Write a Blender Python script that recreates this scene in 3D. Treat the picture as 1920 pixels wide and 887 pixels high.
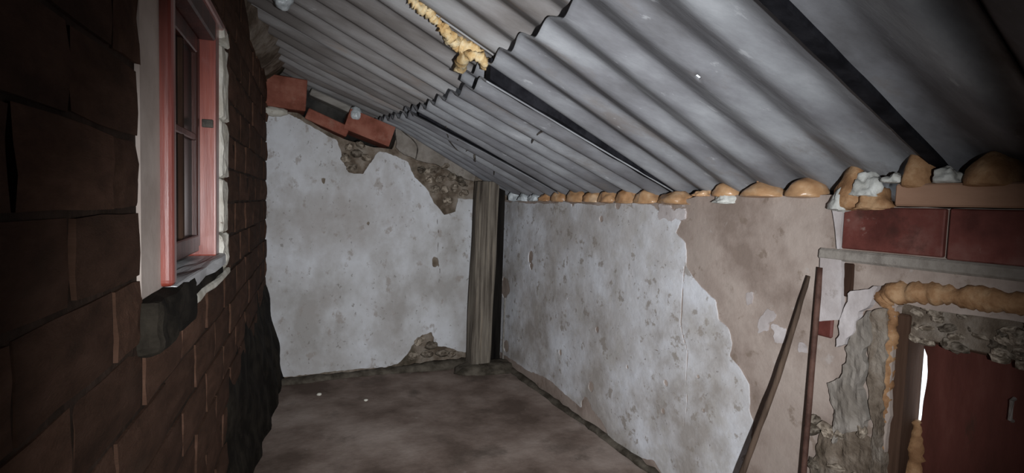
import bpy, bmesh, math, random
import numpy as np
from mathutils import Vector, Matrix, noise as mnoise

for o in list(bpy.data.objects):
    bpy.data.objects.remove(o)
S = bpy.context.scene
COL = S.collection

# ------------------------------------------------------------------ camera
H = 1.5
FPX = 1000.0
YAW, PIT, ROL = (math.radians(a) for a in (24.19, 3.537, 1.937))
_F = np.array([math.sin(YAW)*math.cos(PIT), math.cos(YAW)*math.cos(PIT), -math.sin(PIT)])
_R0 = np.array([math.cos(YAW), -math.sin(YAW), 0.0])
_U0 = np.cross(_R0, _F)
_R = math.cos(ROL)*_R0 + math.sin(ROL)*_U0
_U = -math.sin(ROL)*_R0 + math.cos(ROL)*_U0
_C = np.array([0, 0, H])
cd = bpy.data.cameras.new('camera')
cam = bpy.data.objects.new('camera', cd)
COL.objects.link(cam)
cd.sensor_width = 36.0
cd.lens = 36.0*FPX/1920.0
cd.clip_start = 0.02
cam.matrix_world = Matrix(((_R[0], _U[0], -_F[0], 0), (_R[1], _U[1], -_F[1], 0), (_R[2], _U[2], -_F[2], H), (0, 0, 0, 1)))
S.camera = cam

# ------------------------------------------------------------------ world, light, exposure
w = bpy.data.worlds.new('overcast_sky')
S.world = w
w.use_nodes = True
w.node_tree.nodes['Background'].inputs[0].default_value = (0.86, 0.93, 1.0, 1)
w.node_tree.nodes['Background'].inputs[1].default_value = 2.2

def lamp(name, kind, loc, energy, color, size, aim=None, spot=None):
    d = bpy.data.lights.new(name, kind)
    d.energy = energy; d.color = color; d.shadow_soft_size = size
    if spot: d.spot_size = math.radians(spot); d.spot_blend = 1.0
    o = bpy.data.objects.new(name, d); COL.objects.link(o); o.location = loc
    if aim is not None: o.rotation_euler = Vector(aim).to_track_quat('-Z', 'Y').to_euler()
    return o
# the photographer's torch, held just below and behind the lens
lamp('phone_torch', 'SPOT', (0.12, -0.25, 1.40), 460.0, (0.96, 0.98, 1.0), 0.015, _F - _R*0.06 - _U*0.09, 86)

vs = S.view_settings
vs.view_transform = 'Standard'
vs.look = 'None'
vs.gamma = 1.0
vs.use_curve_mapping = False
vs.exposure = -0.12

# ------------------------------------------------------------------ room dimensions and pixel helpers
W, YB = 1.99, 4.63          # right wall plane X, back wall plane Y
LD, LK = -0.353, 0.067      # left wall: X = LD + LK*Y

def hit(u, v, n, c):
    d = _R*(u-960)/FPX + _U*(443.5-v)/FPX + _F
    n = np.array(n, float)
    return _C + d*((c - n@_C)/(n@d))
def px_right(u, v, o=0.0): return hit(u, v, (1, 0, 0), W-o)      # o: towards the room
def px_back(u, v, o=0.0): return hit(u, v, (0, 1, 0), YB-o)
def px_left(u, v, o=0.0): return hit(u, v, (1, -LK, 0), LD+o)
def px_floor(u, v): return hit(u, v, (0, 0, 1), 0.0)

# ------------------------------------------------------------------ maths helpers
def clamp(t): return np.clip(t, 0, 1)
def vnoise(x, y, seed=0):
    x = np.asarray(x, float); y = np.asarray(y, float)
    xi = np.floor(x); yi = np.floor(y)
    fx = x-xi; fy = y-yi
    fx = fx*fx*(3-2*fx); fy = fy*fy*(3-2*fy)
    def h(a, b):
        t = np.sin(a*127.1 + b*311.7 + seed*74.7)*43758.5453
        return t-np.floor(t)
    return (h(xi, yi)*(1-fx)+h(xi+1, yi)*fx)*(1-fy) + (h(xi, yi+1)*(1-fx)+h(xi+1, yi+1)*fx)*fy
def fbm(x, y, seed=0, n=4):
    a = 0; amp = 0.5; tot = 0
    for k in range(n):
        a = a + amp*vnoise(np.asarray(x)*2**k, np.asarray(y)*2**k, seed+k*3); tot += amp; amp *= .55
    return a/tot - 0.5
def sdf(U, V, P):
    P = np.array(P, float); n = len(P)
    d = np.full(U.shape, 1e9); ins = np.zeros(U.shape, bool)
    for i in range(n):
        a = P[i]; b = P[(i+1) % n]
        e = b-a; wx = U-a[0]; wy = V-a[1]
        t = np.clip((wx*e[0]+wy*e[1])/(e@e+1e-12), 0, 1)
        d = np.minimum(d, np.hypot(wx-e[0]*t, wy-e[1]*t))
        if a[1] != b[1]:
            c = ((a[1] > V) != (b[1] > V)) & (U < (b[0]-a[0])*(V-a[1])/(b[1]-a[1])+a[0])
            ins ^= c
    return np.where(ins, d, -d)
def polyline_d(U, V, P):
    P = np.array(P, float); d = np.full(U.shape, 1e9)
    for a, b in zip(P[:-1], P[1:]):
        e = b-a; wx = U-a[0]; wy = V-a[1]
        t = np.clip((wx*e[0]+wy*e[1])/(e@e+1e-12), 0, 1)
        d = np.minimum(d, np.hypot(wx-e[0]*t, wy-e[1]*t))
    return d

# ------------------------------------------------------------------ object helpers
def tag(o, label=None, cat=None, group=None, kind=None):
    if label: o['label'] = label
    if cat: o['category'] = cat
    if group: o['group'] = group
    if kind: o['kind'] = kind
    return o
def obj(name, me, mat=None, parent=None, smooth=False, rebase=None):
    if isinstance(me, bmesh.types.BMesh):
        bm = me; me = bpy.data.meshes.new(name); bm.to_mesh(me); bm.free()
    if mat is not None and not me.materials: me.materials.append(mat)
    if smooth:
        me.polygons.foreach_set('use_smooth', [True]*len(me.polygons))
    o = bpy.data.objects.new(name, me)
    COL.objects.link(o)
    if rebase is None: rebase = parent is None
    if rebase:
        co = np.empty(len(me.vertices)*3); me.vertices.foreach_get('co', co); co = co.reshape(-1, 3)
        c = (co.min(0)+co.max(0))/2; c[2] = co[:, 2].min()
        me.transform(Matrix.Translation(-Vector(c)))
        o.location = c
    if parent: o.parent = parent
    return o
def mesh(name, vs_, fs):
    me = bpy.data.meshes.new(name); me.from_pydata([tuple(map(float, v)) for v in vs_], [], fs); me.update()
    bm = bmesh.new(); bm.from_mesh(me); bmesh.ops.recalc_face_normals(bm, faces=bm.faces); bm.to_mesh(me); bm.free()
    return me
def empty(name, loc=(0, 0, 0)):
    o = bpy.data.objects.new(name, None); COL.objects.link(o); o.location = loc; o.empty_display_size = .1
    return o
def box_bm(x0, x1, y0, y1, z0, z1, bev=0.0, seg=1):
    bm = bmesh.new()
    bmesh.ops.create_cube(bm, size=1)
    for v in bm.verts:
        v.co = Vector(((x0+x1)/2+v.co.x*(x1-x0), (y0+y1)/2+v.co.y*(y1-y0), (z0+z1)/2+v.co.z*(z1-z0)))
    if bev: bmesh.ops.bevel(bm, geom=list(bm.edges), offset=bev, segments=seg, profile=.6, affect='EDGES')
    return bm
def rough_bm(bm, amp, sc, seed=0):
    off = Vector((seed*7.3, seed*3.1, seed*1.7))
    for v in bm.verts:
        v.co += mnoise.noise_vector(v.co*sc+off)*amp
    return bm
def lump_bm(c, r, amp=.2, sc=1.6, seed=0, sub=3, flat=None):
    """A pebble / blob: an uneven ball of radii r about c."""
    bm = bmesh.new(); bmesh.ops.create_icosphere(bm, subdivisions=sub, radius=1)
    off = Vector((seed*5.1, seed*9.7, seed*2.3))
    for v in bm.verts:
        k = 1+amp*mnoise.noise(v.co*sc+off)+amp*.4*mnoise.noise(v.co*sc*2.7+off)
        v.co *= k
        if flat is not None and v.co.z < flat: v.co.z = flat+(v.co.z-flat)*.15
        v.co = Vector((c[0]+v.co.x*r[0], c[1]+v.co.y*r[1], c[2]+v.co.z*r[2]))
    return bm
def tube_bm(pts, rad, seg=8, amp=0.0, seed=0, sub=None):
    """Tube through pts, rad a number or a list."""
    P = [Vector(map(float, p)) for p in pts]
    R_ = list(rad) if hasattr(rad, '__len__') else [rad]*len(P)
    if sub:
        Q = []; RR = []
        for i in range(len(P)-1):
            for k in range(sub):
                t = k/sub
                p0 = P[max(i-1, 0)]; p1 = P[i]; p2 = P[i+1]; p3 = P[min(i+2, len(P)-1)]
                Q.append(.5*((2*p1)+(p2-p0)*t+(2*p0-5*p1+4*p2-p3)*t*t+(3*p1-p0-3*p2+p3)*t**3))
                RR.append(R_[i]*(1-t)+R_[i+1]*t)
        Q.append(P[-1]); RR.append(R_[-1]); P = Q; R_ = RR
    bm = bmesh.new(); rings = []
    up = Vector((0.13, 0.3, 1)).normalized()
    for i, p in enumerate(P):
        d = (P[min(i+1, len(P)-1)]-P[max(i-1, 0)]).normalized()
        a = d.cross(up)
        if a.length < .1: a = d.cross(Vector((1, 0, 0)))
        a.normalize(); b = d.cross(a)
        ring = []
        for k in range(seg):
            t = 2*math.pi*k/seg
            n = a*math.cos(t)+b*math.sin(t)
            q = p+n*R_[i]
            if amp: q += n*amp*(mnoise.noise(q*(0.5/max(R_[i], .004))+Vector((seed, 0, 0)))+.6*mnoise.noise(q*(1.4/max(R_[i], .004))+Vector((0, seed, 0))))
            ring.append(bm.verts.new(q))
        rings.append(ring)
    for a, b in zip(rings[:-1], rings[1:]):
        for k in range(seg): bm.faces.new((a[k], a[(k+1) % seg], b[(k+1) % seg], b[k]))
    bm.faces.new(rings[0][::-1]); bm.faces.new(rings[-1])
    bmesh.ops.recalc_face_normals(bm, faces=bm.faces)
    return bm
def shell(name, field, u0, u1, v0, v1, step, place, thick):
    """Slab with the outline field(U,V) >= 0 (marching squares); place(U,V,o) gives points, o = height off the wall."""
    nu = int(round((u1-u0)/step)); nv = int(round((v1-v0)/step))
    us = np.linspace(u0, u1, nu+1); vv = np.linspace(v0, v1, nv+1)
    U, V = np.meshgrid(us, vv, indexing='ij')
    Fd = np.array(field(U, V), float)
    Fd[0, :] = np.minimum(Fd[0, :], -1e-5); Fd[-1, :] = np.minimum(Fd[-1, :], -1e-5)
    Fd[:, 0] = np.minimum(Fd[:, 0], -1e-5); Fd[:, -1] = np.minimum(Fd[:, -1], -1e-5)
    ids = {}; uv = []; back = {}; faces = []; skirt = []
    def vid(key, u, v):
        k = ids.get(key)
        if k is None:
            k = ids[key] = len(uv); uv.append((u, v))
        return k
    pos = Fd >= 0
    anyp = pos[:-1, :-1] | pos[1:, :-1] | pos[1:, 1:] | pos[:-1, 1:]
    for i, j in zip(*np.nonzero(anyp)):
        c = ((i, j), (i+1, j), (i+1, j+1), (i, j+1))
        poly = []; tags = []
        for k in range(4):
            a = c[k]; b = c[(k+1) % 4]
            fa = Fd[a]; fb = Fd[b]
            if fa >= 0:
                poly.append(vid(a, us[a[0]], vv[a[1]])); tags.append(0)
            if (fa >= 0) != (fb >= 0):
                t = fa/(fa-fb)
                key = (min(a, b), max(a, b))
                poly.append(vid(key, us[a[0]]+(us[b[0]]-us[a[0]])*t, vv[a[1]]+(vv[b[1]]-vv[a[1]])*t)); tags.append(1)
        if len(poly) < 3: continue
        faces.append(poly)
        for k in range(len(poly)):
            k2 = (k+1) % len(poly)
            if tags[k] and tags[k2] and not (len(poly) == 3 and False):
                # both ends on the contour: leaving edge then entering edge
                skirt.append((poly[k], poly[k2]))
    A = np.array(uv)
    n = len(A)
    front = np.stack(place(A[:, 0], A[:, 1], np.zeros(n)), 1)
    rear = np.stack(place(A[:, 0], A[:, 1], np.full(n, -thick)), 1)
    bi = {}
    vs_ = [tuple(p) for p in front]
    for a, b in skirt:
        for q in (a, b):
            if q not in bi:
                bi[q] = len(vs_); vs_.append(tuple(rear[q]))
        faces.append([a, bi[a], bi[b], b])
    me = bpy.data.meshes.new(name); me.from_pydata(vs_, [], faces); me.update()
    return me

# ------------------------------------------------------------------ materials
def mat(name, cols, scale=6.0, detail=6.0, stretch=(1, 1, 1), rough=.9, bump=.3, bscale=None, fine=None, spec=.3, rnd=0.0,
        stain=None, coat=0.0, dist=.01):
    """cols: list of (position, (r,g,b)) over noise; stain: (scale, threshold, width, colour, amount); fine: (scale, amount)"""
    m = bpy.data.materials.new(name); m.use_nodes = True
    nt = m.node_tree; N = nt.nodes; L = nt.links
    b = N['Principled BSDF']
    b.inputs['Roughness'].default_value = rough
    b.inputs['Specular IOR Level'].default_value = spec
    if coat: b.inputs['Coat Weight'].default_value = coat; b.inputs['Coat Roughness'].default_value = .28
    tc = N.new('ShaderNodeTexCoord'); mp = N.new('ShaderNodeMapping')
    mp.inputs['Scale'].default_value = stretch
    oi = N.new('ShaderNodeObjectInfo'); ad = N.new('ShaderNodeVectorMath'); ad.operation = 'ADD'
    sc = N.new('ShaderNodeMath'); sc.operation = 'MULTIPLY'; sc.inputs[1].default_value = 37.0
    L.new(oi.outputs['Random'], sc.inputs[0])
    L.new(tc.outputs['Object'], mp.inputs[0]); L.new(mp.outputs[0], ad.inputs[0]); L.new(sc.outputs[0], ad.inputs[1])
    vec = ad.outputs[0]
    def nz(s, d=detail, r=.6):
        n = N.new('ShaderNodeTexNoise'); n.inputs['Scale'].default_value = s; n.inputs['Detail'].default_value = d
        n.inputs['Roughness'].default_value = r
        L.new(vec, n.inputs['Vector']); return n.outputs['Fac']
    n1 = nz(scale)
    cr = N.new('ShaderNodeValToRGB')
    els = cr.color_ramp.elements
    while len(els) < len(cols): els.new(.5)
    for e, (p, c) in zip(els, cols): e.position = .5+(p-.5)*.55; e.color = (*c, 1)
    L.new(n1, cr.inputs[0])
    col = cr.outputs[0]
    for st in (stain or []):
        s, th, wd, c, amt = st
        ns = nz(s, 7, .65)
        mr = N.new('ShaderNodeMapRange'); mr.inputs['From Min'].default_value = th; mr.inputs['From Max'].default_value = th+wd
        mr.inputs['To Max'].default_value = amt; mr.clamp = True
        L.new(ns, mr.inputs[0])
        mx = N.new('ShaderNodeMix'); mx.data_type = 'RGBA'; mx.inputs['B'].default_value = (*c, 1)
        L.new(mr.outputs[0], mx.inputs['Factor']); L.new(col, mx.inputs['A']); col = mx.outputs['Result']
    if rnd:
        hs = N.new('ShaderNodeHueSaturation')
        mr = N.new('ShaderNodeMapRange'); mr.inputs['To Min'].default_value = 1-rnd; mr.inputs['To Max'].default_value = 1+rnd
        L.new(oi.outputs['Random'], mr.inputs[0]); L.new(mr.outputs[0], hs.inputs['Value'])
        L.new(col, hs.inputs['Color']); col = hs.outputs[0]
    L.new(col, b.inputs['Base Color'])
    if bump:
        n2 = nz(bscale or scale*3, 8, .65)
        bp = N.new('ShaderNodeBump'); bp.inputs['Strength'].default_value = bump; bp.inputs['Distance'].default_value = dist
        L.new(n2, bp.inputs['Height']); L.new(bp.outputs[0], b.inputs['Normal'])
    return m

M = {}
M['brick'] = mat('brick_clay', [(.2, (.050, .027, .018)), (.5, (.072, .038, .025)), (.8, (.094, .051, .035))], 2.5, rough=.95, bump=.5, bscale=30, rnd=.25,
                 stain=[(1.2, .55, .2, (.07, .045, .031), .5)], spec=.1)
M['mortar'] = mat('brick_mortar', [(.3, (.026, .016, .011)), (.7, (.055, .035, .026))], 8, bump=.7, spec=.1)
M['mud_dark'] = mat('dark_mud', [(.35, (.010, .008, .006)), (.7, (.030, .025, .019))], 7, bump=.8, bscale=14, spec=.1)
M['mud'] = mat('mud_mortar', [(.3, (.10, .075, .055)), (.5, (.20, .16, .125)), (.7, (.29, .25, .21))], 6, bump=.9, bscale=16, dist=.02, spec=.1,
               stain=[(4, .56, .12, (.05, .045, .03), .7)])
M['lime'] = mat('limewash', [(.25, (.36, .33, .31)), (.45, (.54, .53, .54)), (.62, (.66, .67, .71)), (.8, (.72, .74, .79))], 2.4, 9, bump=.35, bscale=22, rough=.95, spec=.15,
                stain=[(1.1, .50, .16, (.42, .385, .36), .55), (4.5, .54, .10, (.47, .45, .43), .7), (12, .585, .05, (.30, .265, .235), .8), (34, .64, .04, (.21, .19, .18), .7)])
M['plaster_old'] = mat('old_grey_plaster', [(.25, (.40, .385, .375)), (.45, (.55, .55, .56)), (.62, (.64, .65, .68)), (.8, (.70, .72, .76))], 2.0, 9, bump=.4, bscale=18, rough=.95, spec=.12,
                       stretch=(1, 1, .75), stain=[(1.3, .50, .16, (.40, .37, .355), .7), (3.6, .54, .10, (.46, .445, .44), .6), (9, .585, .06, (.35, .31, .285), .7), (27, .63, .04, (.22, .20, .18), .65)])
M['plaster_bare'] = mat('bare_beige_plaster', [(.3, (.25, .195, .165)), (.5, (.34, .275, .24)), (.7, (.42, .35, .31))], 3.2, 8, bump=.35, bscale=25, rough=.95, spec=.12,
                        stain=[(1.6, .52, .15, (.25, .20, .17), .6), (9, .59, .06, (.21, .16, .125), .7), (6, .63, .05, (.46, .42, .40), .5)])
M['plaster_pale'] = mat('pale_lilac_plaster', [(.3, (.40, .355, .345)), (.7, (.55, .51, .51))], 5, bump=.4, spec=.12, stain=[(14, .62, .06, (.28, .24, .22), .6)])
M['plaster_grey'] = mat('grey_mortar', [(.3, (.20, .175, .15)), (.7, (.33, .30, .27))], 6, bump=.6, bscale=20, spec=.1, stain=[(6, .55, .1, (.12, .10, .085), .6)])
M['red_tile'] = mat('dark_red_painted_brick', [(.3, (.085, .022, .017)), (.55, (.15, .042, .033)), (.75, (.20, .085, .07))], 4, bump=.3, rough=.6, spec=.35, rnd=.18,
                    stain=[(13, .64, .05, (.32, .23, .20), .6), (5, .58, .1, (.055, .02, .015), .7)])
M['tan_slab'] = mat('tan_clay_slab', [(.3, (.27, .15, .095)), (.7, (.36, .215, .145))], 4, stretch=(1, .4, 1.5), bump=.2, spec=.2)
M['terracotta'] = mat('terracotta', [(.3, (.20, .068, .045)), (.55, (.28, .10, .07)), (.75, (.34, .14, .10))], 7, bump=.35, bscale=40, spec=.15,
                      stain=[(6, .6, .1, (.36, .22, .17), .5)])
M['stone'] = mat('rubble_stone', [(.3, (.09, .07, .052)), (.5, (.20, .165, .13)), (.7, (.34, .29, .235))], 1.2, bump=.3, spec=.1, rnd=.5)
M['cement'] = mat('fibre_cement', [(.25, (.13, .128, .135)), (.45, (.20, .202, .217)), (.62, (.275, .283, .30)), (.8, (.37, .38, .40))], 3.4, 8, stretch=(.35, 1.3, .35), bump=.25, bscale=26,
                  rough=.85, spec=.2, stain=[(5, .56, .12, (.17, .15, .14), .7), (2.2, .54, .1, (.15, .15, .165), .6), (19, .63, .05, (.45, .46, .48), .5)])
M['cement_old'] = mat('fibre_cement_brownish', [(.25, (.17, .155, .147)), (.45, (.25, .235, .23)), (.62, (.32, .31, .31)), (.8, (.39, .39, .395))], 3.4, 8, stretch=(.35, 1.6, .35), bump=.25, bscale=26,
                      rough=.85, spec=.2, stain=[(5, .58, .12, (.28, .215, .175), .6), (19, .70, .04, (.5, .5, .5), .5)])
M['foam'] = mat('tan_foam', [(.3, (.36, .19, .09)), (.6, (.48, .29, .155)), (.8, (.58, .40, .25))], 9, bump=.2, bscale=14, rough=.3, spec=.5, rnd=.15)
M['foam_cut'] = mat('pale_cut_foam', [(.3, (.55, .34, .14)), (.55, (.74, .54, .28)), (.75, (.84, .70, .46))], 14, bump=.7, bscale=40, rough=.75, spec=.2)
M['foam_dull'] = mat('dull_orange_foam', [(.3, (.24, .125, .06)), (.55, (.34, .19, .095)), (.75, (.43, .27, .15))], 14, bump=.6, bscale=36, rough=.7, spec=.2)
M['white_lump'] = mat('dirty_white_plaster', [(.3, (.42, .42, .39)), (.7, (.66, .67, .64))], 14, bump=.5, rough=.6, spec=.3)
M['plastic'] = mat('clear_plastic', [(.3, (.40, .44, .46)), (.7, (.66, .71, .74))], 20, bump=.5, bscale=30, rough=.15, spec=.7)
M['timber'] = mat('weathered_timber', [(.25, (.055, .045, .037)), (.45, (.13, .11, .09)), (.6, (.20, .175, .145)), (.78, (.30, .25, .195))], 7, 9, stretch=(3.5, 3.5, .16), bump=.7, bscale=12, rough=.9, spec=.15,
                  stain=[(5, .6, .06, (.05, .04, .03), .6)])
M['soot'] = mat('sooty_board', [(.3, (.006, .005, .005)), (.7, (.018, .016, .014))], 6, stretch=(3, 3, .2), bump=.4, spec=.05)  # near-black, the shade beside the post put into colour
M['beam_grey'] = mat('grey_batten', [(.3, (.20, .185, .165)), (.7, (.33, .31, .285))], 8, stretch=(.4, 2, 2), bump=.4, spec=.1)
M['red_wood'] = mat('varnished_red_wood', [(.3, (.14, .022, .014)), (.55, (.25, .045, .028)), (.75, (.34, .075, .045))], 7, stretch=(2, 2, .15), bump=.15, rough=.38, spec=.7, coat=1.0)
M['dark_wood'] = mat('dark_red_wood', [(.3, (.035, .010, .007)), (.7, (.085, .026, .018))], 7, stretch=(2, 2, .15), bump=.2, rough=.4, spec=.4)
M['door_wood'] = mat('dull_red_door', [(.3, (.065, .020, .014)), (.55, (.11, .033, .025)), (.75, (.15, .055, .042))], 3, stretch=(1, 1.4, .35), bump=.3, rough=.6, spec=.3,
                     stain=[(8, .62, .08, (.05, .03, .02), .6)])
M['brown_wood'] = mat('dark_brown_frame', [(.3, (.035, .018, .012)), (.7, (.08, .045, .03))], 6, stretch=(2, 2, .2), bump=.4, spec=.15)
M['glass'] = mat('dark_glass', [(.3, (.010, .010, .010)), (.7, (.022, .020, .018))], 4, bump=.0, rough=.3, spec=.15)
M['beige'] = mat('beige_jamb_plaster', [(.3, (.44, .37, .33)), (.7, (.55, .475, .43))], 6, bump=.15, rough=.9, spec=.15)
M['white_chip'] = mat('white_chipped_plaster', [(.3, (.52, .49, .42)), (.7, (.72, .70, .63))], 12, bump=.5, spec=.15, stain=[(30, .63, .05, (.16, .10, .08), .8)])
M['sill'] = mat('grey_white_sill', [(.3, (.40, .40, .41)), (.7, (.62, .63, .65))], 6, stretch=(2, .5, 2), bump=.3, rough=.5, spec=.3)
M['floor'] = mat('earth_floor', [(.25, (.12, .088, .072)), (.45, (.21, .16, .135)), (.62, (.29, .232, .20)), (.8, (.37, .305, .27))], 1.7, 9, bump=.5, bscale=14, rough=.95, spec=.1,
                 stain=[(3.2, .56, .14, (.09, .072, .06), .65), (16, .66, .05, (.36, .32, .29), .4)])
M['dirt'] = mat('damp_dirt', [(.3, (.05, .042, .032)), (.7, (.13, .112, .09))], 8, bump=.9, bscale=18, spec=.1)
M['pole_wood'] = mat('dark_pole_wood', [(.3, (.045, .030, .022)), (.7, (.11, .075, .055))], 7, stretch=(3, 3, .2), bump=.4, rough=.8, spec=.15)
M['rust'] = mat('brown_rod', [(.3, (.05, .024, .018)), (.7, (.105, .055, .042))], 12, bump=.3, rough=.7, spec=.2)
M['wire'] = mat('rusty_wire', [(.3, (.04, .033, .027)), (.7, (.11, .095, .08))], 20, bump=.2, rough=.6)
M['metal'] = mat('dull_steel', [(.3, (.20, .17, .155)), (.7, (.32, .28, .26))], 20, bump=.2, rough=.45)
M['outer'] = mat('dark_outer_masonry', [(.3, (.012, .011, .010)), (.7, (.03, .027, .024))], 5, bump=.4, spec=.05)  # dark colour of the unseen sky blockers

# ------------------------------------------------------------------ wall surfaces
def rbump(y, z): return .016*fbm(y*2.1, z*2.1, 5) + .005*fbm(y*9, z*9, 8)
def bbump(x, z): return .022*fbm(x*2.3, z*2.3, 15) + .006*fbm(x*9, z*9, 18)
def place_right(y, z, o): return (W-(rbump(y, z)+o), y, z)
def place_back(x, z, o): return (x, YB-(bbump(x, z)+o), z)
def place_left(y, z, o):
    b = .006*fbm(y*4, z*4, 25)
    return (LD+LK*y+o+b, y-LK*o, z)
def lift(place, k): return lambda a, b, o: place(a, b, o+k)

# roof shape: ridges run down towards the right wall, skewed a little
SK = .148; XE = .825; PITCH = .2085; AMP = .022; PH = 2.355
def roof_z(X, y0):
    Y = y0+SK*(X-W)
    z = 1.64-.409*(X-W)
    far = clamp((Y-3.2)/1.4)
    tent = np.where(X > .92, clamp((W-X)/1.07), np.clip(.5+.5*(X-.3)/.62, .45, 1))
    z = z + .11*far*tent
    near = clamp((1.75-y0)/.7)
    z = z + .085*near*clamp(1-(W-X)/1.0)
    return z

# ---- floor
def floor_pts(nx=70, ny=90):
    xs = np.linspace(-1.0, 2.3, nx); ys = np.linspace(-1.25, 5.3, ny)
    X, Y = np.meshgrid(xs, ys, indexing='ij')
    Z = .022*fbm(X*1.6, Y*1.6, 41)+.008*fbm(X*6, Y*6, 44)
    v = [(X[i, j], Y[i, j], Z[i, j]) for i in range(nx) for j in range(ny)]
    f = [(i*ny+j, (i+1)*ny+j, (i+1)*ny+j+1, i*ny+j+1) for i in range(nx-1) for j in range(ny-1)]
    return mesh('floor', v, f)
floor = tag(obj('floor', floor_pts(), M['floor'], smooth=True, rebase=False), 'uneven brown earth floor of the shed', 'floor', kind='structure')
def ridge(name, pts, rad, mat_, parent, sq=.6, seed=0):
    bm = tube_bm(pts, rad, 10, .02, seed, sub=10)
    for v in bm.verts: v.co.z = v.co.z*sq
    return obj(name, bm, mat_, parent, smooth=True)
ridge('dirt_ridge', [(-.05, YB-.06, -.01), (.3, YB-.07, .0), (.8, YB-.05, .0), (1.3, YB-.07, .01), (1.65, YB-.06, .01)], [.05, .055, .05, .07, .08], M['dirt'], floor, .75, 3)
ridge('dirt_ridge', [(W-.01, 4.4, .0), (W-.02, 3.6, -.01), (W-.01, 2.9, .0), (W-.015, 2.2, .0), (W-.02, 1.5, .0)], [.04, .035, .03, .035, .04], M['dirt'], floor, .8, 6)

# ---- back wall
bt = [px_back(u, v) for u, v in [(498, 207), (560, 212), (600, 240), (650, 262), (700, 276), (735, 280), (752, 238)]]
TOPB = [(-.6, bt[0][2])]+[(p[0], p[2]) for p in bt]+[(1.3, 2.02), (2.3, 1.55)]
wall_back = tag(obj('wall_back', shell('wall_back', lambda U, V: sdf(U, V, [(-.6, -.1)]+TOPB+[(2.3, -.1)])+.02*fbm(U*9, V*9, 2), -.6, 2.3, -.1, 2.4, .025, place_back, .3),
                    M['mud'], rebase=False, smooth=False), 'rubble end wall with flaking whitish plaster under the sloping roof', 'wall', kind='structure')
P2 = lambda L, f, a, b: [(f(u, v)[a], f(u, v)[b]) for u, v in L]
coat_back = P2([(470, 206), (530, 212), (556, 220), (590, 242), (632, 262), (640, 292), (655, 322), (680, 326), (700, 300), (712, 284), (742, 292), (766, 305), (776, 332), (800, 352), (812, 378),
                (832, 402), (852, 396), (858, 372), (885, 374), (960, 380), (960, 668), (868, 660), (842, 652), (815, 648), (808, 622), (790, 628), (768, 656), (745, 682), (700, 690), (620, 696), (540, 706), (470, 712)], px_back, 0, 2)
crack_b = P2([(818, 400), (822, 440), (820, 480), (826, 520)], px_back, 0, 2)
crack_b2 = P2([(642, 262), (644, 300), (652, 330)], px_back, 0, 2)
def f_back(U, V):
    f = sdf(U, V, coat_back)+.035*fbm(U*9, V*9, 31)+.015*fbm(U*30, V*30, 33)
    f = np.minimum(f, polyline_d(U+.02*fbm(U*12, V*12, 3), V, crack_b)-.004)
    for (u, v, r) in [(815, 492, .03), (606, 340, .012), (690, 420, .01)]:
        p = px_back(u, v); f = np.minimum(f, np.hypot(U-p[0], (V-p[2])*.6)-r+.03*fbm(U*20, V*20, 6))
    return f
obj('plaster_coat', shell('plaster_coat', f_back, -.35, 2.1, .0, 2.3, .0125, lift(place_back, .012), .02), M['plaster_old'], wall_back)

# stones showing where the plaster has fallen
STONES = []
for k in range(4):
    bm = lump_bm((0, 0, 0), (1, 1, 1), .6, 1.2, k*3+1, sub=2)
    me = bpy.data.meshes.new('stone'); bm.to_mesh(me); bm.free(); me.materials.append(M['stone']); STONES.append(me)
rs = random.Random(4)
def stone(parent, p, r, rot=None):
    o = bpy.data.objects.new('stone', rs.choice(STONES)); COL.objects.link(o)
    o.location = p; o.scale = r; o.rotation_euler = rot or (rs.uniform(-.5, .5), rs.uniform(-.5, .5), rs.uniform(-.5, .5)); o.parent = parent
    return o
for u, v, a, b in [(668, 287, 9, 7), (648, 297, 8, 9), (686, 296, 9, 6), (660, 314, 9, 6), (676, 272, 9, 6), (655, 275, 7, 6),
                   (790, 318, 9, 6), (812, 318, 12, 6), (836, 312, 13, 6), (806, 336, 9, 7), (826, 336, 10, 7), (848, 332, 11, 8), (815, 354, 10, 7), (834, 356, 9, 8),
                   (852, 352, 8, 7), (800, 322, 7, 6), (840, 376, 10, 8), (862, 336, 8, 6), (870, 362, 10, 7), (868, 345, 10, 5), (786, 640, 11, 8), (808, 648, 12, 8), (828, 662, 12, 7), (800, 664, 12, 7), (776, 666, 11, 6), (846, 664, 9, 6)]:
    p = px_back(u, v, .015)
    stone(wall_back, p, (a*.0047, .035, b*.0047))

# terracotta blocks and grey batten above the gable
def tile_block(name, x0, x1, z0, z1, y0, y1, tilt, holes=False, parent=None, mat_=None, rib=True):
    bm = box_bm(x0, x1, y0, y1, z0, z1)
    if holes:
        f = [q for q in bm.faces if q.normal.x > .9][0]
        es = [e for e in f.edges if abs(e.verts[0].co.z-e.verts[1].co.z) > .01]
        bmesh.ops.subdivide_edges(bm, edges=es, cuts=1)
        fs = [q for q in bm.faces if q.normal.x > .9]
        r = bmesh.ops.inset_individual(bm, faces=fs, thickness=.014)
        for q in fs:
            for v in q.verts: v.co.x -= .12
    else:
        bmesh.ops.bevel(bm, geom=list(bm.edges), offset=.006, segments=1, affect='EDGES')
    c = Vector(((x0+x1)/2, (y0+y1)/2, (z0+z1)/2))
    bmesh.ops.rotate(bm, cent=c, matrix=Matrix.Rotation(tilt, 3, 'Y'), verts=bm.verts)
    return obj(name, bm, mat_ or M['terracotta'], parent)
a = px_back(500, 136); b = px_back(574, 208)
tile_block('brick', a[0]-.06, b[0], b[2], a[2]-.02, YB-.05, YB+.2, math.radians(3), parent=wall_back)
a = px_back(572, 212); b = px_back(650, 244)
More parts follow.
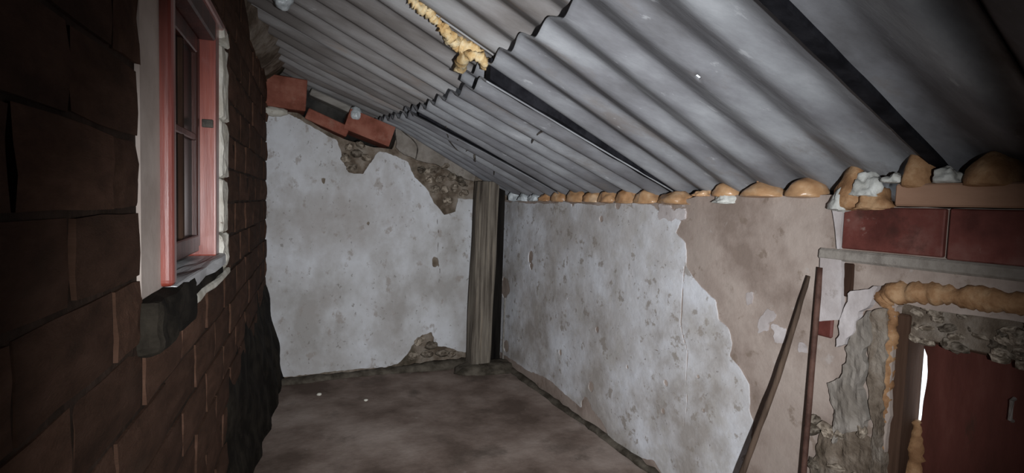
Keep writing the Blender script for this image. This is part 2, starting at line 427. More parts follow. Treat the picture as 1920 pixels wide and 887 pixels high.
tile_block('brick', a[0], b[0]+.02, (a[2]+b[2])/2-.055, (a[2]+b[2])/2+.035, YB-.035, YB+.2, math.radians(21), parent=wall_back)
a = px_back(650, 214); b = px_back(742, 262)
tile_block('brick', a[0]-.01, b[0]-.03, (a[2]+b[2])/2-.10, (a[2]+b[2])/2+.075, YB-.045, YB+.2, math.radians(18), True, wall_back)
a = px_back(585, 178); b = px_back(668, 212)
tile_block('batten', a[0]-.02, b[0]+.05, (a[2]+b[2])/2-.005, (a[2]+b[2])/2+.05, YB+.06, YB+.2, math.radians(20), parent=wall_back, mat_=M['beam_grey'])
a = px_back(520, 208)
obj('mortar_lump', lump_bm((a[0]-.03, YB-.02, a[2]-.01), (.11, .05, .035), .25, 2, 5), M['white_chip'], wall_back, smooth=True)
fill = P2([(742, 236), (760, 238), (800, 262), (845, 290), (888, 318), (888, 342), (860, 330), (815, 308), (780, 300), (758, 290), (742, 276)], px_back, 0, 2)
obj('mortar_fill', shell('mortar_fill', lambda U, V: sdf(U, V, fill)+.03*fbm(U*12, V*12, 77), .6, 2.0, 1.5, 2.4, .012, lambda x, z, o: place_back(x, z, o+.03+.02*fbm(x*8, z*8, 78)), .06), M['plaster_grey'], wall_back)
obj('outer_masonry', box_bm(-1.0, 2.6, 5.25, 5.4, -.05, 3.6), M['outer'], wall_back)  # unseen slab added behind the gable to keep its gaps dark

# ---- right wall
DY0, DY1, DZ = .30, 1.135, 1.20     # doorway
RTOP = 1.535
def f_right(U, V):
    f = np.minimum(RTOP+.042*clamp((2.28-U)/.2)*clamp((U-1.30)/.05)-V+.012*fbm(U*8, V*8, 3), 5.3-U)
    hole = np.minimum(np.minimum(U-DY0, DY1-U), DZ-V)+.025*fbm(U*10, V*10, 6)
    return np.minimum(f, -hole)
wall_right = tag(obj('wall_right', shell('wall_right', f_right, -1.25, 5.3, -.1, 1.60, .03, place_right, .15), M['plaster_bare'], rebase=False),
                 'long low side wall of bare beige plaster with flaking bluish limewash', 'wall', kind='structure')
obj('outer_masonry', box_bm(2.26, 2.4, -1.3, 5.4, 1.3, 1.9), M['outer'], wall_right)  # unseen slab added past the eave to block sky light
lime = P2([(930, 377), (985, 381), (1030, 383), (1062, 380), (1120, 384), (1180, 381), (1222, 386), (1240, 398), (1266, 402), (1279, 415), (1268, 436), (1284, 455), (1286, 500), (1300, 528), (1322, 545),
           (1343, 566), (1347, 600), (1366, 612), (1373, 645), (1366, 668), (1392, 690), (1406, 722), (1402, 770), (1412, 792), (1402, 850), (1385, 900), (1340, 1010), (1265, 960), (1243, 892), (1228, 866), (1185, 852),
           (1148, 828), (1128, 788), (1108, 762), (1090, 764), (1062, 742), (1045, 722), (1020, 706), (990, 694), (962, 676), (930, 655)], px_right, 1, 2)
crk = [P2([(1284, 500), (1279, 560), (1280, 620), (1290, 660), (1288, 720), (1290, 760), (1284, 800)], px_right, 1, 2),
       P2([(1280, 640), (1262, 652), (1240, 658), (1222, 655)], px_right, 1, 2)]
def f_lime(U, V):
    f = sdf(U, V, lime)+.03*fbm(U*8, V*8, 51)+.014*fbm(U*28, V*28, 53)
    for c, wd in zip(crk, (.0065, .003)):
        f = np.minimum(f, polyline_d(U+.02*fbm(U*10, V*10, 3), V, c)-wd*(1+1.2*fbm(U*6, V*6, 9)))
    for (u, v, r) in [(996, 482, .05), (998, 498, .04), (1121, 619, .022), (948, 540, .10), (950, 650, .06), (1052, 662, .02), (1110, 725, .035), (1178, 688, .015), (1128, 410, .02), (1100, 762, .06),
                      (1250, 718, .018), (1310, 706, .012), (1066, 560, .012), (1320, 770, .014), (1245, 770, .02), (1160, 384, .03), (1075, 384, .02)]:
        p = px_right(u, v); f = np.minimum(f, np.hypot((U-p[1]), V-p[2])-r+.05*fbm(U*17, V*17, 66)*min(1, r*30))
    return f
obj('limewash_coat', shell('limewash_coat', f_lime, 1.3, 4.75, .0, 1.56, .0125, lift(place_right, .007), .012), M['lime'], wall_right)
def patch(name, poly, mat_, o, th, seed, rough=.02, step=.01, bump=0.0):
    P = P2(poly, px_right, 1, 2); A = np.array(P); m0 = A.min(0)-.05; m1 = A.max(0)+.05
    pl = (lambda y, z, oo: place_right(y, z, oo+o+np.where(oo > -.001, bump*fbm(y*16, z*7, seed), 0)))
    return obj(name, shell(name, lambda U, V: sdf(U, V, P)+rough*fbm(U*14, V*14, seed)+rough*.5*fbm(U*40, V*40, seed+2), m0[0], m1[0], m0[1], m1[1], step, pl, th), mat_, wall_right)
patch('limewash_smear', [(1396, 545), (1412, 548), (1412, 570), (1400, 575)], M['plaster_pale'], .004, .008, 3, .03, .005)
patch('limewash_smear', [(1425, 600), (1440, 582), (1455, 590), (1440, 622), (1422, 625)], M['plaster_pale'], .004, .008, 5, .05, .005)
patch('limewash_smear', [(1452, 610), (1475, 618), (1470, 640), (1455, 640)], M['plaster_pale'], .004, .008, 8, .05, .005)
patch('limewash_smear', [(1498, 640), (1515, 648), (1515, 662), (1502, 658)], M['plaster_pale'], .004, .008, 11, .03, .005)
patch('limewash_smear', [(1240, 388), (1288, 388), (1284, 408), (1262, 414), (1240, 408)], M['plaster_pale'], .012, .02, 13, .06, .006)
# pier beside the door
patch('plaster_pier', [(1546, 476), (1585, 474), (1584, 600), (1536, 602)], M['plaster_pale'], .022, .03, 21, .008)
patch('plaster_drip', [(1566, 385), (1586, 385), (1583, 430), (1582, 468), (1576, 468), (1572, 420)], M['plaster_pale'], .02, .03, 23, .008, .006)
patch('plaster_smear', [(1600, 552), (1652, 538), (1640, 572), (1618, 590), (1610, 622), (1592, 648), (1578, 650), (1584, 600)], M['plaster_pale'], .03, .04, 25, .03, bump=.01)
patch('rough_plaster', [(1600, 640), (1622, 600), (1640, 580), (1638, 640), (1626, 700), (1632, 790), (1600, 810), (1570, 830), (1572, 770), (1562, 720), (1590, 700)], M['plaster_grey'], .03, .05, 27, .05, bump=.05)
patch('rough_plaster', [(1540, 800), (1600, 800), (1640, 830), (1640, 990), (1520, 990)], M['mud'], .02, .04, 29, .05, bump=.05)
patch('jamb_edge', [(1628, 590), (1668, 575), (1662, 700), (1652, 990), (1625, 990), (1640, 800)], M['mud'], .02, .04, 35, .03, bump=.04)
def rbox(name, y0, y1, z0, z1, o0, o1, mat_, parent=None, bev=.004, tilt=0, seed=None):
    bm = box_bm(W-o1, W-o0, y0, y1, z0, z1, bev)
    if seed is not None: rough_bm(bm, .006, 9, seed)
    if tilt: bmesh.ops.rotate(bm, cent=Vector((W, (y0+y1)/2, (z0+z1)/2)), matrix=Matrix.Rotation(tilt, 3, 'X'), verts=bm.verts)
    return obj(name, bm, mat_, parent or wall_right)
rbox('brick', 1.000, 1.335, 1.372, 1.530, -.08, .016, M['red_tile'])
rbox('brick', .645, .985, 1.368, 1.530, -.08, .020, M['red_tile'])
rbox('brick', .290, .630, 1.372, 1.530, -.08, .016, M['red_tile'])
rbox('brick', -.07, .275, 1.372, 1.530, -.08, .018, M['red_tile'])
rbox('clay_slab', -.07, 1.150, 1.536, 1.612, -.15, .030, M['tan_slab'], bev=.006)
rbox('mortar_band', -.07, 1.42, 1.325, 1.368, -.05, .026, M['plaster_grey'], seed=3, bev=.008)
rbox('wood_strip', 1.288, 1.328, 1.19, 1.318, -.05, .006, M['brown_wood'])  # flush dark strip, stands in for the shade of a groove
rbox('brick', 1.352, 1.432, 1.018, 1.100, -.05, .012, M['red_tile'], bev=.006)
# rubble over the door
rbox('rubble_lintel', DY0-.1, DY1+.01, 1.085, 1.225, -.22, -.035, M['mud'], seed=5)
rr = random.Random(9)
for k in range(60):
    y = rr.uniform(.45, 1.10); z = rr.uniform(1.075, 1.20)
    stone(wall_right, (W+.040+rr.uniform(-.008, .014), y, z), (.02, rr.uniform(.014, .032), rr.uniform(.010, .022)))
for k in range(22):
    z = rr.uniform(.25, .72); y = rr.uniform(1.17, 1.40)
    stone(wall_right, (W-.012, y, z), (.03, rr.uniform(.015, .035), rr.uniform(.014, .03)))

# ---- door
door = empty('door_1', (W+.1, .7, 0)); tag(door, 'small low dark red wooden door sealed with foam in rubble doorway', 'door', kind='structure')
def dpart(name, bm, mat_, parent=door, smooth=False):
    for v in bm.verts: v.co -= Vector((W+.1, .7, 0))
    return obj(name, bm, mat_, parent, smooth=smooth, rebase=False)
dpart('door_frame', box_bm(W+.02, W+.13, 1.100, 1.20, 0, 1.16, .006), M['brown_wood'])
dpart('door_frame', box_bm(W+.06, W+.13, DY0-.05, 1.100, 1.072, 1.16, .006), M['brown_wood'])
lb = box_bm(W+.095, W+.108, .62, 1.077, .0, 1.070)
bmesh.ops.subdivide_edges(lb, edges=[e for e in lb.edges if abs(e.verts[0].co.z-e.verts[1].co.z) > .5], cuts=40)
for v in lb.verts:
    if v.co.y > 1.0: v.co.y += .010*mnoise.noise(Vector((0, 0, v.co.z*11)))-.007*math.exp(-((v.co.z-.93)/.09)**2)+.012*(v.co.z > 1.02)
leaf = dpart('door_leaf', lb, M['door_wood'])
leaf2 = dpart('door_leaf', box_bm(W+.095, W+.112, DY0-.04, .615, .0, 1.070, .003), M['door_wood'])
def lpart(name, bm, mat_, parent=leaf, smooth=False):
    for v in bm.verts: v.co -= Vector((W+.1, .7, 0))
    o = obj(name, bm, mat_, parent, smooth=smooth, rebase=False); return o
pl = px_right(1902, 768, -.09)
lpart('latch', tube_bm([(W+.085, pl[1], pl[2]-.035), (W+.07, pl[1], pl[2]-.03), (W+.07, pl[1], pl[2]+.03), (W+.085, pl[1], pl[2]+.035)], .006, 8), M['metal'])
# foam packed into the lower part of the gap
gp = [(W+.105, 1.088, .0), (W+.10, 1.086, .3), (W+.10, 1.09, .55), (W+.10, 1.086, .68), (W+.10, 1.088, .78)]
dpart('gap_foam', tube_bm(gp, [.03, .028, .03, .026, .016], 10, .012, 4, sub=8), M['foam_dull'], smooth=True)

# ---- left wall
WY0, WY1, WZ0, WZ1 = 1.40, 2.565, 1.185, 2.15
lhole = [(WY0, WZ0), (WY1, WZ0), (WY1, WZ1), (WY0, WZ1)]
wall_left = tag(obj('wall_left', shell('wall_left', lambda U, V: np.minimum(-sdf(U, V, lhole), 3.4-V), -1.25, 5.3, -.1, 3.4, .05, lift(place_left, -.0115), .25), M['mortar'], rebase=False),
                'dark clay brick wall with a small red window', 'wall', kind='structure')
ang = -math.atan(LK)
BR = []
for k in range(5):
    bm = box_bm(-.05, .0, -.5, .5, -.5, .5)
    bmesh.ops.subdivide_edges(bm, edges=[e for e in bm.edges if abs(e.verts[0].co.x-e.verts[1].co.x) < .01], cuts=2, use_grid_fill=True)
    for v in bm.verts:
        n = mnoise.noise_vector(v.co*2.3+Vector((k*5., 0, 0)))
        v.co.y += n.y*.022; v.co.z += n.z*.05; v.co.x += n.x*.006 if v.co.x > -.02 else 0
        if v.co.x > -.02 and (abs(v.co.y) > .45 or abs(v.co.z) > .42): v.co.x -= .007
    me = bpy.data.meshes.new('brick'); bm.to_mesh(me); bm.free(); me.materials.append(M['brick']); BR.append(me)
rb = random.Random(2)
CH, BL, JT = .1505, .37, .013
def put_brick(y0, y1, z0, z1):
    if y1-y0 < .035: return
    yc = (y0+y1)/2; zc = (z0+z1)/2
    o = bpy.data.objects.new('brick', rb.choice(BR)); COL.objects.link(o)
    x, y, z = place_left(np.float64(yc), np.float64(zc), rb.uniform(-.004, .005))
    o.location = (x, y, zc); o.rotation_euler = (rb.uniform(-.012, .012), 0, ang+rb.uniform(-.006, .006)); o.scale = (1, y1-y0-JT, z1-z0-JT)
    o.parent = wall_left
y_off = .865
r = -10
while True:
    z0 = 1.46+CH*r; z1 = z0+CH
    r += 1
    if z1 < .03: continue
    if z0 > 2.8: break
    z0 = max(z0, 0)
    par = (r-1) % 2
    n = -3
    while True:
        y0 = y_off+BL*n+(par*.18); y1 = y0+BL; n += 1
        if y0 > 4.6: break
        y1 = min(y1, 4.63); y0 = max(y0, -.6)
        segs = [(y0, y1, z0, z1)]
        if z1 > WZ0+.03 and z0 < WZ1-.03:
            segs = []
            zz0, zz1 = z0, z1
            if y0 < WY0: segs.append((y0, min(y1, WY0+.006), z0, z1))
            if y1 > WY1: segs.append((max(y0, WY1), y1, z0, z1))
            if y1 > WY0 and y0 < WY1:
                if z0 < WZ0-.03: segs.append((max(y0, WY0), min(y1, WY1), z0, WZ0))
                if z1 > WZ1+.03: segs.append((max(y0, WY0), min(y1, WY1), WZ1, z1))
        for s in segs: put_brick(*s)
def lp(y, z, o): return Vector(map(float, place_left(np.float64(y), np.float64(z), o)))
def lblock(name, y0, y1, z0, z1, o0, o1, mat_, parent, bev=.004, seg=1, seed=None, ramp=0.0):
    bm = box_bm(o0, o1, y0, y1, z0, z1, bev, seg)
    if seed is not None:
        bmesh.ops.subdivide_edges(bm, edges=[e for e in bm.edges if e.calc_length() > .05], cuts=5, use_grid_fill=True)
        rough_bm(bm, .011, 22, seed)
    base = Vector((0, 0, 0)) if parent is wall_left else win.location
    for v in bm.verts:
        o, y, z = v.co
        v.co = Vector((LD+LK*y+o, y-LK*o, z+ramp*(o-o0)))-base
    return obj(name, bm, mat_, parent, rebase=False)
# mud swelling along the foot, and the lumpy mud cap near the end wall
def bulge(name, y0, y1, z0, z1, fn, mat_, ny=40, nz=26):
    ys = np.linspace(y0, y1, ny); zs = np.linspace(z0, z1, nz)
    v = []
    for y in ys:
        for z in zs:
            s = (y-y0)/(y1-y0); t = (z-z0)/(z1-z0)
            v.append(lp(y, z, fn(s, t)+.03*mnoise.noise(Vector((y*5, z*5, 3)))*min(1, 8*min(s+.02, 1-t+.02))))
    f = [(i*nz+j, (i+1)*nz+j, (i+1)*nz+j+1, i*nz+j+1) for i in range(ny-1) for j in range(nz-1)]
    return obj(name, mesh(name, v, f), mat_, wall_left, smooth=True)
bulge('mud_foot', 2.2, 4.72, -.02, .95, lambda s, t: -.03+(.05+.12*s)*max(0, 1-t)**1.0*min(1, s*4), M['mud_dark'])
bulge('mud_cap', 3.0, 4.72, 2.36, 3.3, lambda s, t: -.05+.20*min(1, s*2.2)*min(1, t*5)**.6*(.75+.25*math.sin(t*9)), M['mud'])

# ---- window
win = empty('window_1', lp(1.95, WZ0, -.06)); tag(win, 'narrow red varnished wooden window with dark panes in brick wall', 'window', kind='structure')
lblock('jamb_plaster', WY0-.012, 1.565, 1.255, WZ1, -.10, -.004, M['beige'], win, bev=.006)
lblock('window_jamb', 1.550, 1.592, 1.262, WZ1-.01, -.10, .024, M['red_wood'], win, bev=.018, seg=4)
jamb = lblock('window_jamb', 2.310, 2.385, 1.262, WZ1-.01, -.10, .0, M['red_wood'], win, bev=.006, seg=2)
lblock('hinge', 2.300, 2.312, 1.745, 1.775, -.045, -.008, M['wire'], jamb, bev=.002)
lblock('window_head', 1.625, 2.31, WZ1-.085, WZ1-.01, -.10, .0, M['dark_wood'], win, bev=.006)
lblock('head_moulding', 1.56, 2.50, WZ1-.018, WZ1+.012, -.05, .012, M['red_wood'], win, bev=.005)
sash = lblock('sash_stile', 2.265, 2.310, 1.30, WZ1-.085, -.085, -.052, M['dark_wood'], win, bev=.004)
lblock('sash_stile', 1.625, 1.680, 1.30, WZ1-.085, -.085, -.052, M['dark_wood'], win, bev=.004)
lblock('sash_rail', 1.68, 2.265, 1.285, 1.345, -.085, -.048, M['dark_wood'], win, bev=.004)
lblock('sash_rail', 1.68, 2.265, WZ1-.145, WZ1-.085, -.085, -.052, M['dark_wood'], win, bev=.004)
lblock('muntin', 1.68, 2.265, 1.690, 1.715, -.082, -.056, M['dark_wood'], win, bev=.004)
lblock('mullion', 2.055, 2.085, 1.345, WZ1-.145, -.082, -.058, M['brown_wood'], win, bev=.004)
for y0, y1 in ((1.68, 2.055), (2.085, 2.265)):
    for z0, z1 in ((1.345, 1.690), (1.715, WZ1-.145)):
        lblock('pane', y0, y1, z0, z1, -.076, -.071, M['glass'], win, bev=0)
lblock('shutter', 1.60, 2.40, 1.2, WZ1, -.20, -.18, M['brown_wood'], win)  # unseen board added behind the panes to block daylight
lblock('window_sill', 1.58, 2.40, 1.225, 1.262, -.10, .028, M['sill'], win, bev=.008, seg=2, seed=2)
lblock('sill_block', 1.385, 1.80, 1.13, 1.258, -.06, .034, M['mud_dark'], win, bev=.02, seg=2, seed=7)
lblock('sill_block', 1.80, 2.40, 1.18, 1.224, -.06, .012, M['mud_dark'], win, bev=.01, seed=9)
lblock('plaster_ledge', 1.80, 2.58, 1.160, 1.185, -.03, .018, M['white_chip'], win, bev=.006, seed=11)
for z0, z1 in ((1.19, 1.335), (1.345, 1.56), (1.565, 1.79), (1.80, 2.09)):
    lblock('plaster_chip', 2.425, 2.575, z0, z1, -.05, .006, M['white_chip'], win, bev=.008, seed=z0*10)
lblock('plaster_chip', 2.40, 2.56, 2.105, 2.155, -.05, .012, M['white_chip'], win, bev=.008, seed=3)

# ---- wall behind the camera
tag(obj('wall_front', box_bm(-1.0, 2.4, -1.4, -1.25, -.05, 3.6), M['mortar'], rebase=False), 'plain dark wall closing the near end of the shed', 'wall', kind='structure')

# ---- roof of corrugated sheets
ceiling = empty('ceiling', (0, 0, 2.2)); tag(ceiling, 'sloping roof of grey corrugated fibre cement sheets', 'roof', kind='structure')
def roof_sheet(ya, yb, xa, xb, off, mat_, gap=0.0, hole=None, edge=0.0, ph=0.0, seed=0):
    ny = int((yb-ya)/PITCH*14); nx = int((xb-xa)/.022)
    ys = np.linspace(ya, yb, ny+1); xs = np.linspace(xa, xb, nx+1)
    X, Y0 = np.meshgrid(xs, ys, indexing='ij')
    wob = edge*fbm(Y0*5, X*0+seed, seed)*clamp(1-(X-xa)/.1)
    X = X+wob
    th = 2*np.pi*(Y0-PH)/PITCH+ph
    prof = np.sin(th-.4*np.sin(th))
    s = (Y0-ya)/(yb-ya)
    Z = roof_z(X, Y0)+off+AMP*prof-gap*clamp((W-X)/(W-XE))*clamp(1-s*1.0)+.006*fbm(X*3, Y0*3, seed)
    Y = Y0+SK*(X-W)
    v = [(X[i, j], Y[i, j], Z[i, j]-2.2) for i in range(nx+1) for j in range(ny+1)]
    f = []
    for i in range(nx):
        for j in range(ny):
            if hole is not None:
                if any(abs(X[i, j]-hx) < hr*1.2 and abs(Y[i, j]-hy) < hr*.75 for hx, hy, hr in hole): continue
            f.append((i*(ny+1)+j, (i+1)*(ny+1)+j, (i+1)*(ny+1)+j+1, i*(ny+1)+j+1))
    me = bpy.data.meshes.new('roof_sheet'); me.from_pydata(v, [], f); me.update()
    o = obj('roof_sheet', me, mat_, ceiling, smooth=True)
    md = o.modifiers.new('thickness', 'SOLIDIFY'); md.thickness = .007; md.offset = 0
    return o
XR = 2.28
hp = hit(1312, 130, (.409, 0, 1), 1.64+.409*W-.01)
L1, L2, L3 = 2.355, 3.60, 1.044
roof_sheet(-1.4, L3+.0, XE-.02, XR, .0, M['cement'], seed=1, edge=.02)
roof_sheet(L3-.30, L1+.33, XE, XR, -.012, M['cement'], gap=.0, hole=[(hp[0], hp[1], .012)], edge=.02, seed=2)
roof_sheet(L1-.03, L2+.33, XE+.0, XR, -.026, M['cement'], gap=.065, edge=.02, seed=3)
roof_sheet(L2-.03, 5.32, XE-.02, XR, -.042, M['cement'], gap=.045, edge=.03, seed=4)
roof_sheet(-1.4, L1+.04, -.75, XE+.2, .050, M['cement_old'], seed=5)
roof_sheet(L1+.0, L2+.25, -.75, XE+.2, .040, M['cement_old'], seed=6)
roof_sheet(L2+.0, 5.32, -.75, XE+.2, .030, M['cement_old'], seed=7)

# black strips added in the open side laps in place of gap shade
M['tar'] = mat('tar_strip', [(.3, (.008, .008, .010)), (.7, (.02, .02, .024))], 9, bump=.3, rough=.9, spec=.05)  # near-black, seam shade put into colour
def seam_shade(y0, xa, xb, h0, h1, o0, wy=.05, rise=.6):
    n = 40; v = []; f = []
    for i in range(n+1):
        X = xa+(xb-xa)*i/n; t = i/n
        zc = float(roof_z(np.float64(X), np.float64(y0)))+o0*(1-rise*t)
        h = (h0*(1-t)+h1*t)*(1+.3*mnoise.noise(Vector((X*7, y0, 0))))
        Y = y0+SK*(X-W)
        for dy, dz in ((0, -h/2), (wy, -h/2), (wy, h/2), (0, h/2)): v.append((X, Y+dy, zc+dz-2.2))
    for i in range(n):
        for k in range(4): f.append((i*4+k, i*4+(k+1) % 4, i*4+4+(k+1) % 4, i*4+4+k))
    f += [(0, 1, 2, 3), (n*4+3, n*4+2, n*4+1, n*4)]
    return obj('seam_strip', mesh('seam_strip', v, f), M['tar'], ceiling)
seam_shade(L1-.045, XE+.01, 2.1, .095, .022, -.045)
seam_shade(L2-.045, XE+.02, 2.1, .070, .020, -.045)
seam_shade(L3-.02, XE, 2.1, .022, .020, -.05, .04, .2)

# ------------------------------------------------------------------ post in the corner
pb = px_floor(900, 690); 
post = empty('timber_post', (1.700, 4.44, 0)); tag(post, 'weathered grey timber post standing in the far corner', 'post')
def post_bm(hw, hd, z0, z1, lean, seed, n=22):
    sec = [(-1, -.7), (-.7, -1), (-.25, -1.02), (-.18, -.86), (-.10, -1.02), (.5, -1), (.85, -.95), (1, -.6), (1, .8), (.8, 1), (-.8, 1), (-1, .8)]
    bm = bmesh.new(); rings = []
    for i in range(n):
        t = i/(n-1); z = z0+(z1-z0)*t; ring = []
        for x, y in sec:
            k = .012*mnoise.noise(Vector((x*2, y*2+seed, z*2.5)))
            ring.append(bm.verts.new((x*hw*(1+.05*math.sin(z*2))+lean*z+k, y*hd+k, z)))
        rings.append(ring)
    for a, b in zip(rings[:-1], rings[1:]):
        for k in range(len(sec)): bm.faces.new((a[k], a[(k+1) % len(sec)], b[(k+1) % len(sec)], b[k]))
    bm.faces.new(rings[0][::-1]); bm.faces.new(rings[-1])
    bmesh.ops.recalc_face_normals(bm, faces=bm.faces); return bm
obj('shaft', post_bm(.094, .085, 0, 1.685, .022, 2), M['timber'], post)
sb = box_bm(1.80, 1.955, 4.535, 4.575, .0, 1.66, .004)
tag(obj('sooty_board', sb, M['soot']), 'blackened upright board between the post and the limewashed wall', 'board')  # added board, its black stands in for the shade beside the post
tag(obj('thin_conduit', tube_bm([(1.972, 4.50, .02), (1.970, 4.50, .3), (1.974, 4.505, .62)], .007, 8, sub=4), M['beam_grey']), 'thin grey upright conduit stub beside the blackened board', 'pipe')
pad = lump_bm((1.77, 4.40, .0), (.31, .17, .075), .14, 2.2, 8, sub=4, flat=-.2)
obj('earth_pad', pad, M['dirt'], floor, smooth=True)

# ------------------------------------------------------------------ foam blobs on the side wall
foam_g = 'foam blobs along the top of the side wall'
def part_of(parent, o, label=None):
    o.parent = parent; o.location = -parent.location
    if label: o['label'] = label
    return o
def base_z(u): return 1.612 if u > 1660 else (RTOP+.04 if 1290 < u < 1575 else RTOP)
def blob(u, vtop, vbot, wpx, mat_, label, name='foam_blob', cat='foam', group=foam_g, seed=0, amp=.16, skew=0.0, dx=.0, deep=.07, peak=.3, hang=False, parent=None):
    t = px_right(u, vtop); l = px_right(u-wpx/2, vtop); r_ = px_right(u+wpx/2, vtop)
    z0 = px_right(u, vbot)[2] if hang else (base_z(u)-.004)
    ry = abs(l[1]-r_[1])/2; rz = max(t[2]-z0, .015)
    bm = lump_bm((0, 0, 0), (1, 1, 1), amp, 1.5, seed, sub=4)
    for v in bm.verts:
        x, y, z = v.co
        if z < 0: z *= .12
        k = max(z, 0)
        sq = 1-.35*peak*k
        wv = 1+.05*mnoise.noise(v.co*5+Vector((seed, 0, 0)))
        v.co = Vector((W+.03-dx+x*deep*wv, (l[1]+r_[1])/2+(y*sq+skew*k)*ry*wv, z0+z*rz))
    if parent: return part_of(parent, obj(name, bm, mat_, smooth=True, rebase=False), label)
    return tag(obj(name, bm, mat_, smooth=True), label, cat, group)
FL = ['small low foam blob touching the clear plastic wads at wall top', 'second small foam blob from the clear plastic wads', 'third foam blob from the clear plastic wads',
      'fourth foam blob from the clear plastic wads', 'fifth foam blob from the clear plastic wads', 'sixth glossy foam blob from the clear plastic wads', 'round shiny foam blob just before the long wrinkled foam blob']
for i, (u, a, b, wd) in enumerate([(1021, 362, 382, 17), (1046, 357, 383, 23), (1077, 355, 383, 32), (1108, 359, 383, 26), (1138, 356, 383, 29), (1172, 353, 383, 36), (1210, 352, 384, 38)]):
    blob(u, a, b, wd, M['foam'], FL[i], seed=i*3+1, amp=.2)
blob(1264, 358, 388, 64, M['foam'], 'long flat wrinkled foam blob where limewash meets bare plaster', seed=31, amp=.3)
blob(1315, 356, 388, 34, M['foam'], 'short lopsided foam blob beside the long wrinkled one', seed=33, amp=.25)
round_blob = blob(1359, 341, 380, 46, M['foam'], 'round foam blob with a white plaster dab beneath it', seed=35, amp=.15)
peaked = blob(1430, 338, 376, 88, M['foam'], 'peaked glossy foam mound tapering up to a small drip', seed=40, amp=.10, deep=.09, peak=1.6)
blob(1508, 331, 375, 66, M['foam'], 'smooth egg shaped foam mound next to the peaked mound', seed=44, amp=.08, deep=.09)
curled = blob(1600, 309, 385, 72, M['foam_dull'], 'curled orange foam lump half covered with white plaster at brick end', seed=47, amp=.2, deep=.08)
blob(1640, 350, 390, 66, M['foam_dull'], 'ragged tan foam drooping over the red bricks', 'foam_droop', parent=curled, seed=50, amp=.4, dx=.02, deep=.07, hang=True)
blob(1725, 276, 346, 64, M['foam_dull'], 'tall upright tan foam lump on the clay slab', seed=53, amp=.12, deep=.08)
blob(1866, 281, 344, 118, M['foam_dull'], 'large wide tan foam mound on the clay slab', seed=57, amp=.12, deep=.10)
p = px_right(1425, 330)
part_of(peaked, obj('foam_drip', tube_bm([(W-.0, p[1], p[2]-.025), (W-.005, p[1]+.003, p[2]-.005), (W-.01, p[1]-.004, p[2]+.012), (W-.005, p[1], p[2]+.02)], [.014, .009, .012, .006], 10, .004, sub=5), M['foam'], smooth=True, rebase=False), 'tiny amber drip')
wg = 'white plaster dabs along the wall top'
for u, a, b, wd, lab, sd, par in [(1362, 362, 380, 36, 'white plaster dab', 3, round_blob), (1588, 345, 392, 40, 'white plaster dab running down', 5, curled),
                                  (1628, 325, 366, 62, 'greyish white plaster dab', 8, curled), (1682, 326, 342, 30, 'thin white plaster dab between the curled foam and the tall foam lump', 11, None),
                                  (1781, 314, 341, 50, 'long white plaster dab between the two foam lumps on clay slab', 14, None)]:
    blob(u, a, b, wd, M['white_lump'], lab, 'plaster_dab', 'plaster', wg, sd, .45, dx=.035, deep=.05, hang=True, parent=par)
pg = 'shiny clear plastic wads in the roof gaps'
for u, a, b, wd, sd, lab in [(965, 352, 378, 12, 2, 'shiny clear plastic wad against the blackened board at wall top'), (983, 361, 380, 14, 6, 'middle one of three clear plastic wads at wall top'),
                             (1002, 364, 381, 14, 9, 'shiny clear plastic wad against the first foam blob')]:
    blob(u, a, b, wd, M['plastic'], lab, 'plastic_wad', 'plastic', pg, sd, .35, dx=.02, deep=.06)
p = px_back(667, 214, .02)
tag(obj('plastic_wad', lump_bm(p, (.05, .05, .06), .35, 1.6, 4), M['plastic'], smooth=True), 'shiny clear plastic wad stuffed above the hollow terracotta block', 'plastic', pg)
# foam on the seam between the upper roof sheets
def on_roof(u, v, o=0.0):
    p = hit(u, v, (.409, 0, 1), 1.64+.409*W+o)
    for k in range(6):
        y0 = p[1]-SK*(p[0]-W)
        p = hit(u, v, (.409, 0, 1), float(roof_z(np.float64(p[0]), np.float64(y0)))+.409*p[0]+o)
    return p
p = on_roof(531, 4, -.03)
tag(obj('plastic_wad', lump_bm(p, (.04, .04, .035), .35, 1.6, 7), M['plastic'], smooth=True), 'shiny clear plastic wad between the mud cap and the roof', 'plastic', pg)

seam = [(745, -25), (772, 0), (800, 22), (822, 42), (840, 62), (856, 82), (880, 92), (905, 105)]
wid = [.012, .016, .022, .014, .020, .030, .034, .022]
bm = tube_bm([on_roof(u, v, .025) for u, v in seam], wid, 16, .022, 3, sub=12)
crusty = tag(obj('foam_bead', bm, M['foam_cut'], smooth=True), 'pale crusty foam bead filling the seam between upper roof sheets', 'foam')
bm = tube_bm([on_roof(u, v, -.02) for u, v in [(862, 128), (868, 112), (884, 103), (902, 110), (912, 124)]], [.022, .026, .018, .022, .018], 12, .016, 7, sub=8)
part_of(crusty, obj('hooked_end', bm, M['foam_cut'], smooth=True, rebase=False))
# foam around the door
def dl(L, o): return [px_right(u, v, o) for u, v in L]
bm = tube_bm(dl([(1652, 566), (1672, 552), (1720, 548), (1780, 553), (1850, 562), (1925, 570), (2050, 582)], -.005), [.03, .034, .036, .032, .036, .032, .03], 14, .014, 11, sub=10)
tag(obj('foam_bead', bm, M['foam_dull'], smooth=True), 'thick orange foam bead along the top of the doorway', 'foam')
bm = tube_bm(dl([(1668, 570), (1674, 600), (1668, 640), (1664, 690), (1660, 740), (1654, 800), (1648, 870), (1640, 1000)], -.012), [.02, .016, .02, .022, .02, .016, .018, .018], 12, .012, 15, sub=10)
tag(obj('foam_bead', bm, M['foam_dull'], smooth=True), 'thin orange foam bead running down beside the door frame', 'foam')

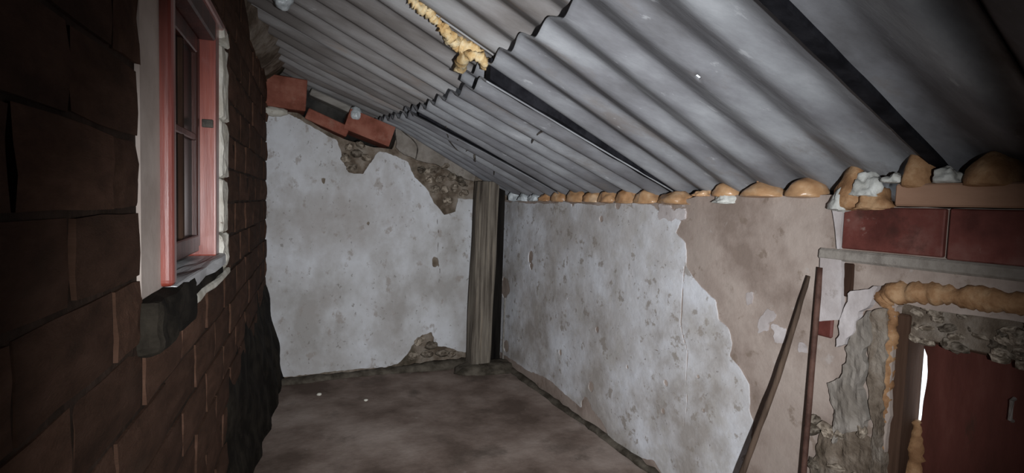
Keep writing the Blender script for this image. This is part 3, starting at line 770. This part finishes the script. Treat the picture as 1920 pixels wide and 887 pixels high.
# ------------------------------------------------------------------ poles leaning on the side wall
tag(obj('wooden_pole', tube_bm([(1.80, 1.686, .012), (1.83, 1.64, .25), (1.87, 1.575, .55), (1.915, 1.51, .87), (1.962, 1.452, 1.25)], [.0135, .013, .0125, .011, .008], 10, .003, 3, sub=6), M['pole_wood'], smooth=True),
    'slanting dark wooden pole leaning on the bare plaster wall', 'pole')
tag(obj('iron_rod', tube_bm([(1.90, 1.372, .008), (1.925, 1.388, .47), (1.966, 1.408, 1.29)], .0108, 10, .001, 1, sub=6), M['rust'], smooth=True),
    'nearly upright brown iron rod beside the plaster pier', 'rod')

# ------------------------------------------------------------------ wires on the roof
def wire(L, label, o=-.045, r=.004):
    bm = tube_bm([on_roof(u, v, oo) for u, v, oo in L], r, 6, sub=5)
    return tag(obj('tie_wire', bm, M['wire'], smooth=True), label, 'wire', 'tie wires under the roof')
wire([(994, 274, -.03), (1000, 262, -.06), (1010, 250, -.06), (1030, 241, -.05)], 'bent twig like wire under the middle roof sheet', r=.005)
wire([(836, 236, -.06), (842, 262, -.09), (856, 280, -.09), (868, 285, -.08), (876, 282, -.06)], 'curved wire hook under the roof sheet by the post')
wire([(852, 252, -.06), (858, 262, -.07), (863, 272, -.06)], 'short straight wire inside the curved hook')
wire([(889, 288, -.05), (890, 296, -.08), (891, 302, -.08)], 'stubby wire end just above the timber post', r=.008)
wire([(926, 310, -.05), (927, 320, -.07), (926, 328, -.07)], 'thin wire end beside the post head')
bm = tube_bm([px_back(u, v, .07) for u, v in [(744, 232), (757, 248), (774, 262), (783, 277), (780, 298)]], .005, 6, sub=5)
tag(obj('tie_wire', bm, M['wire'], smooth=True), 'long drooping wire along the end wall rubble', 'wire', 'tie wires under the roof')

# ------------------------------------------------------------------ bits on the floor
for (u, v), lab, r in [((598, 742), 'white pebble on the earth floor away from walls', .014), ((672, 704), 'pale pebble lying against the dirt ridge of end wall', .014), ((686, 753), 'small dull pebble on the floor near the dark stain', .011)]:
    p = px_floor(u, v)
    z = float(.022*fbm(p[0]*1.6, p[1]*1.6, 41)+.008*fbm(p[0]*6, p[1]*6, 44))
    tag(obj('pebble', lump_bm((p[0], p[1], z+r*.5), (r*1.4, r, r*.8), .3, 1.5, u, sub=2), M['white_chip'], smooth=True), lab, 'pebble', 'pebbles on the floor')
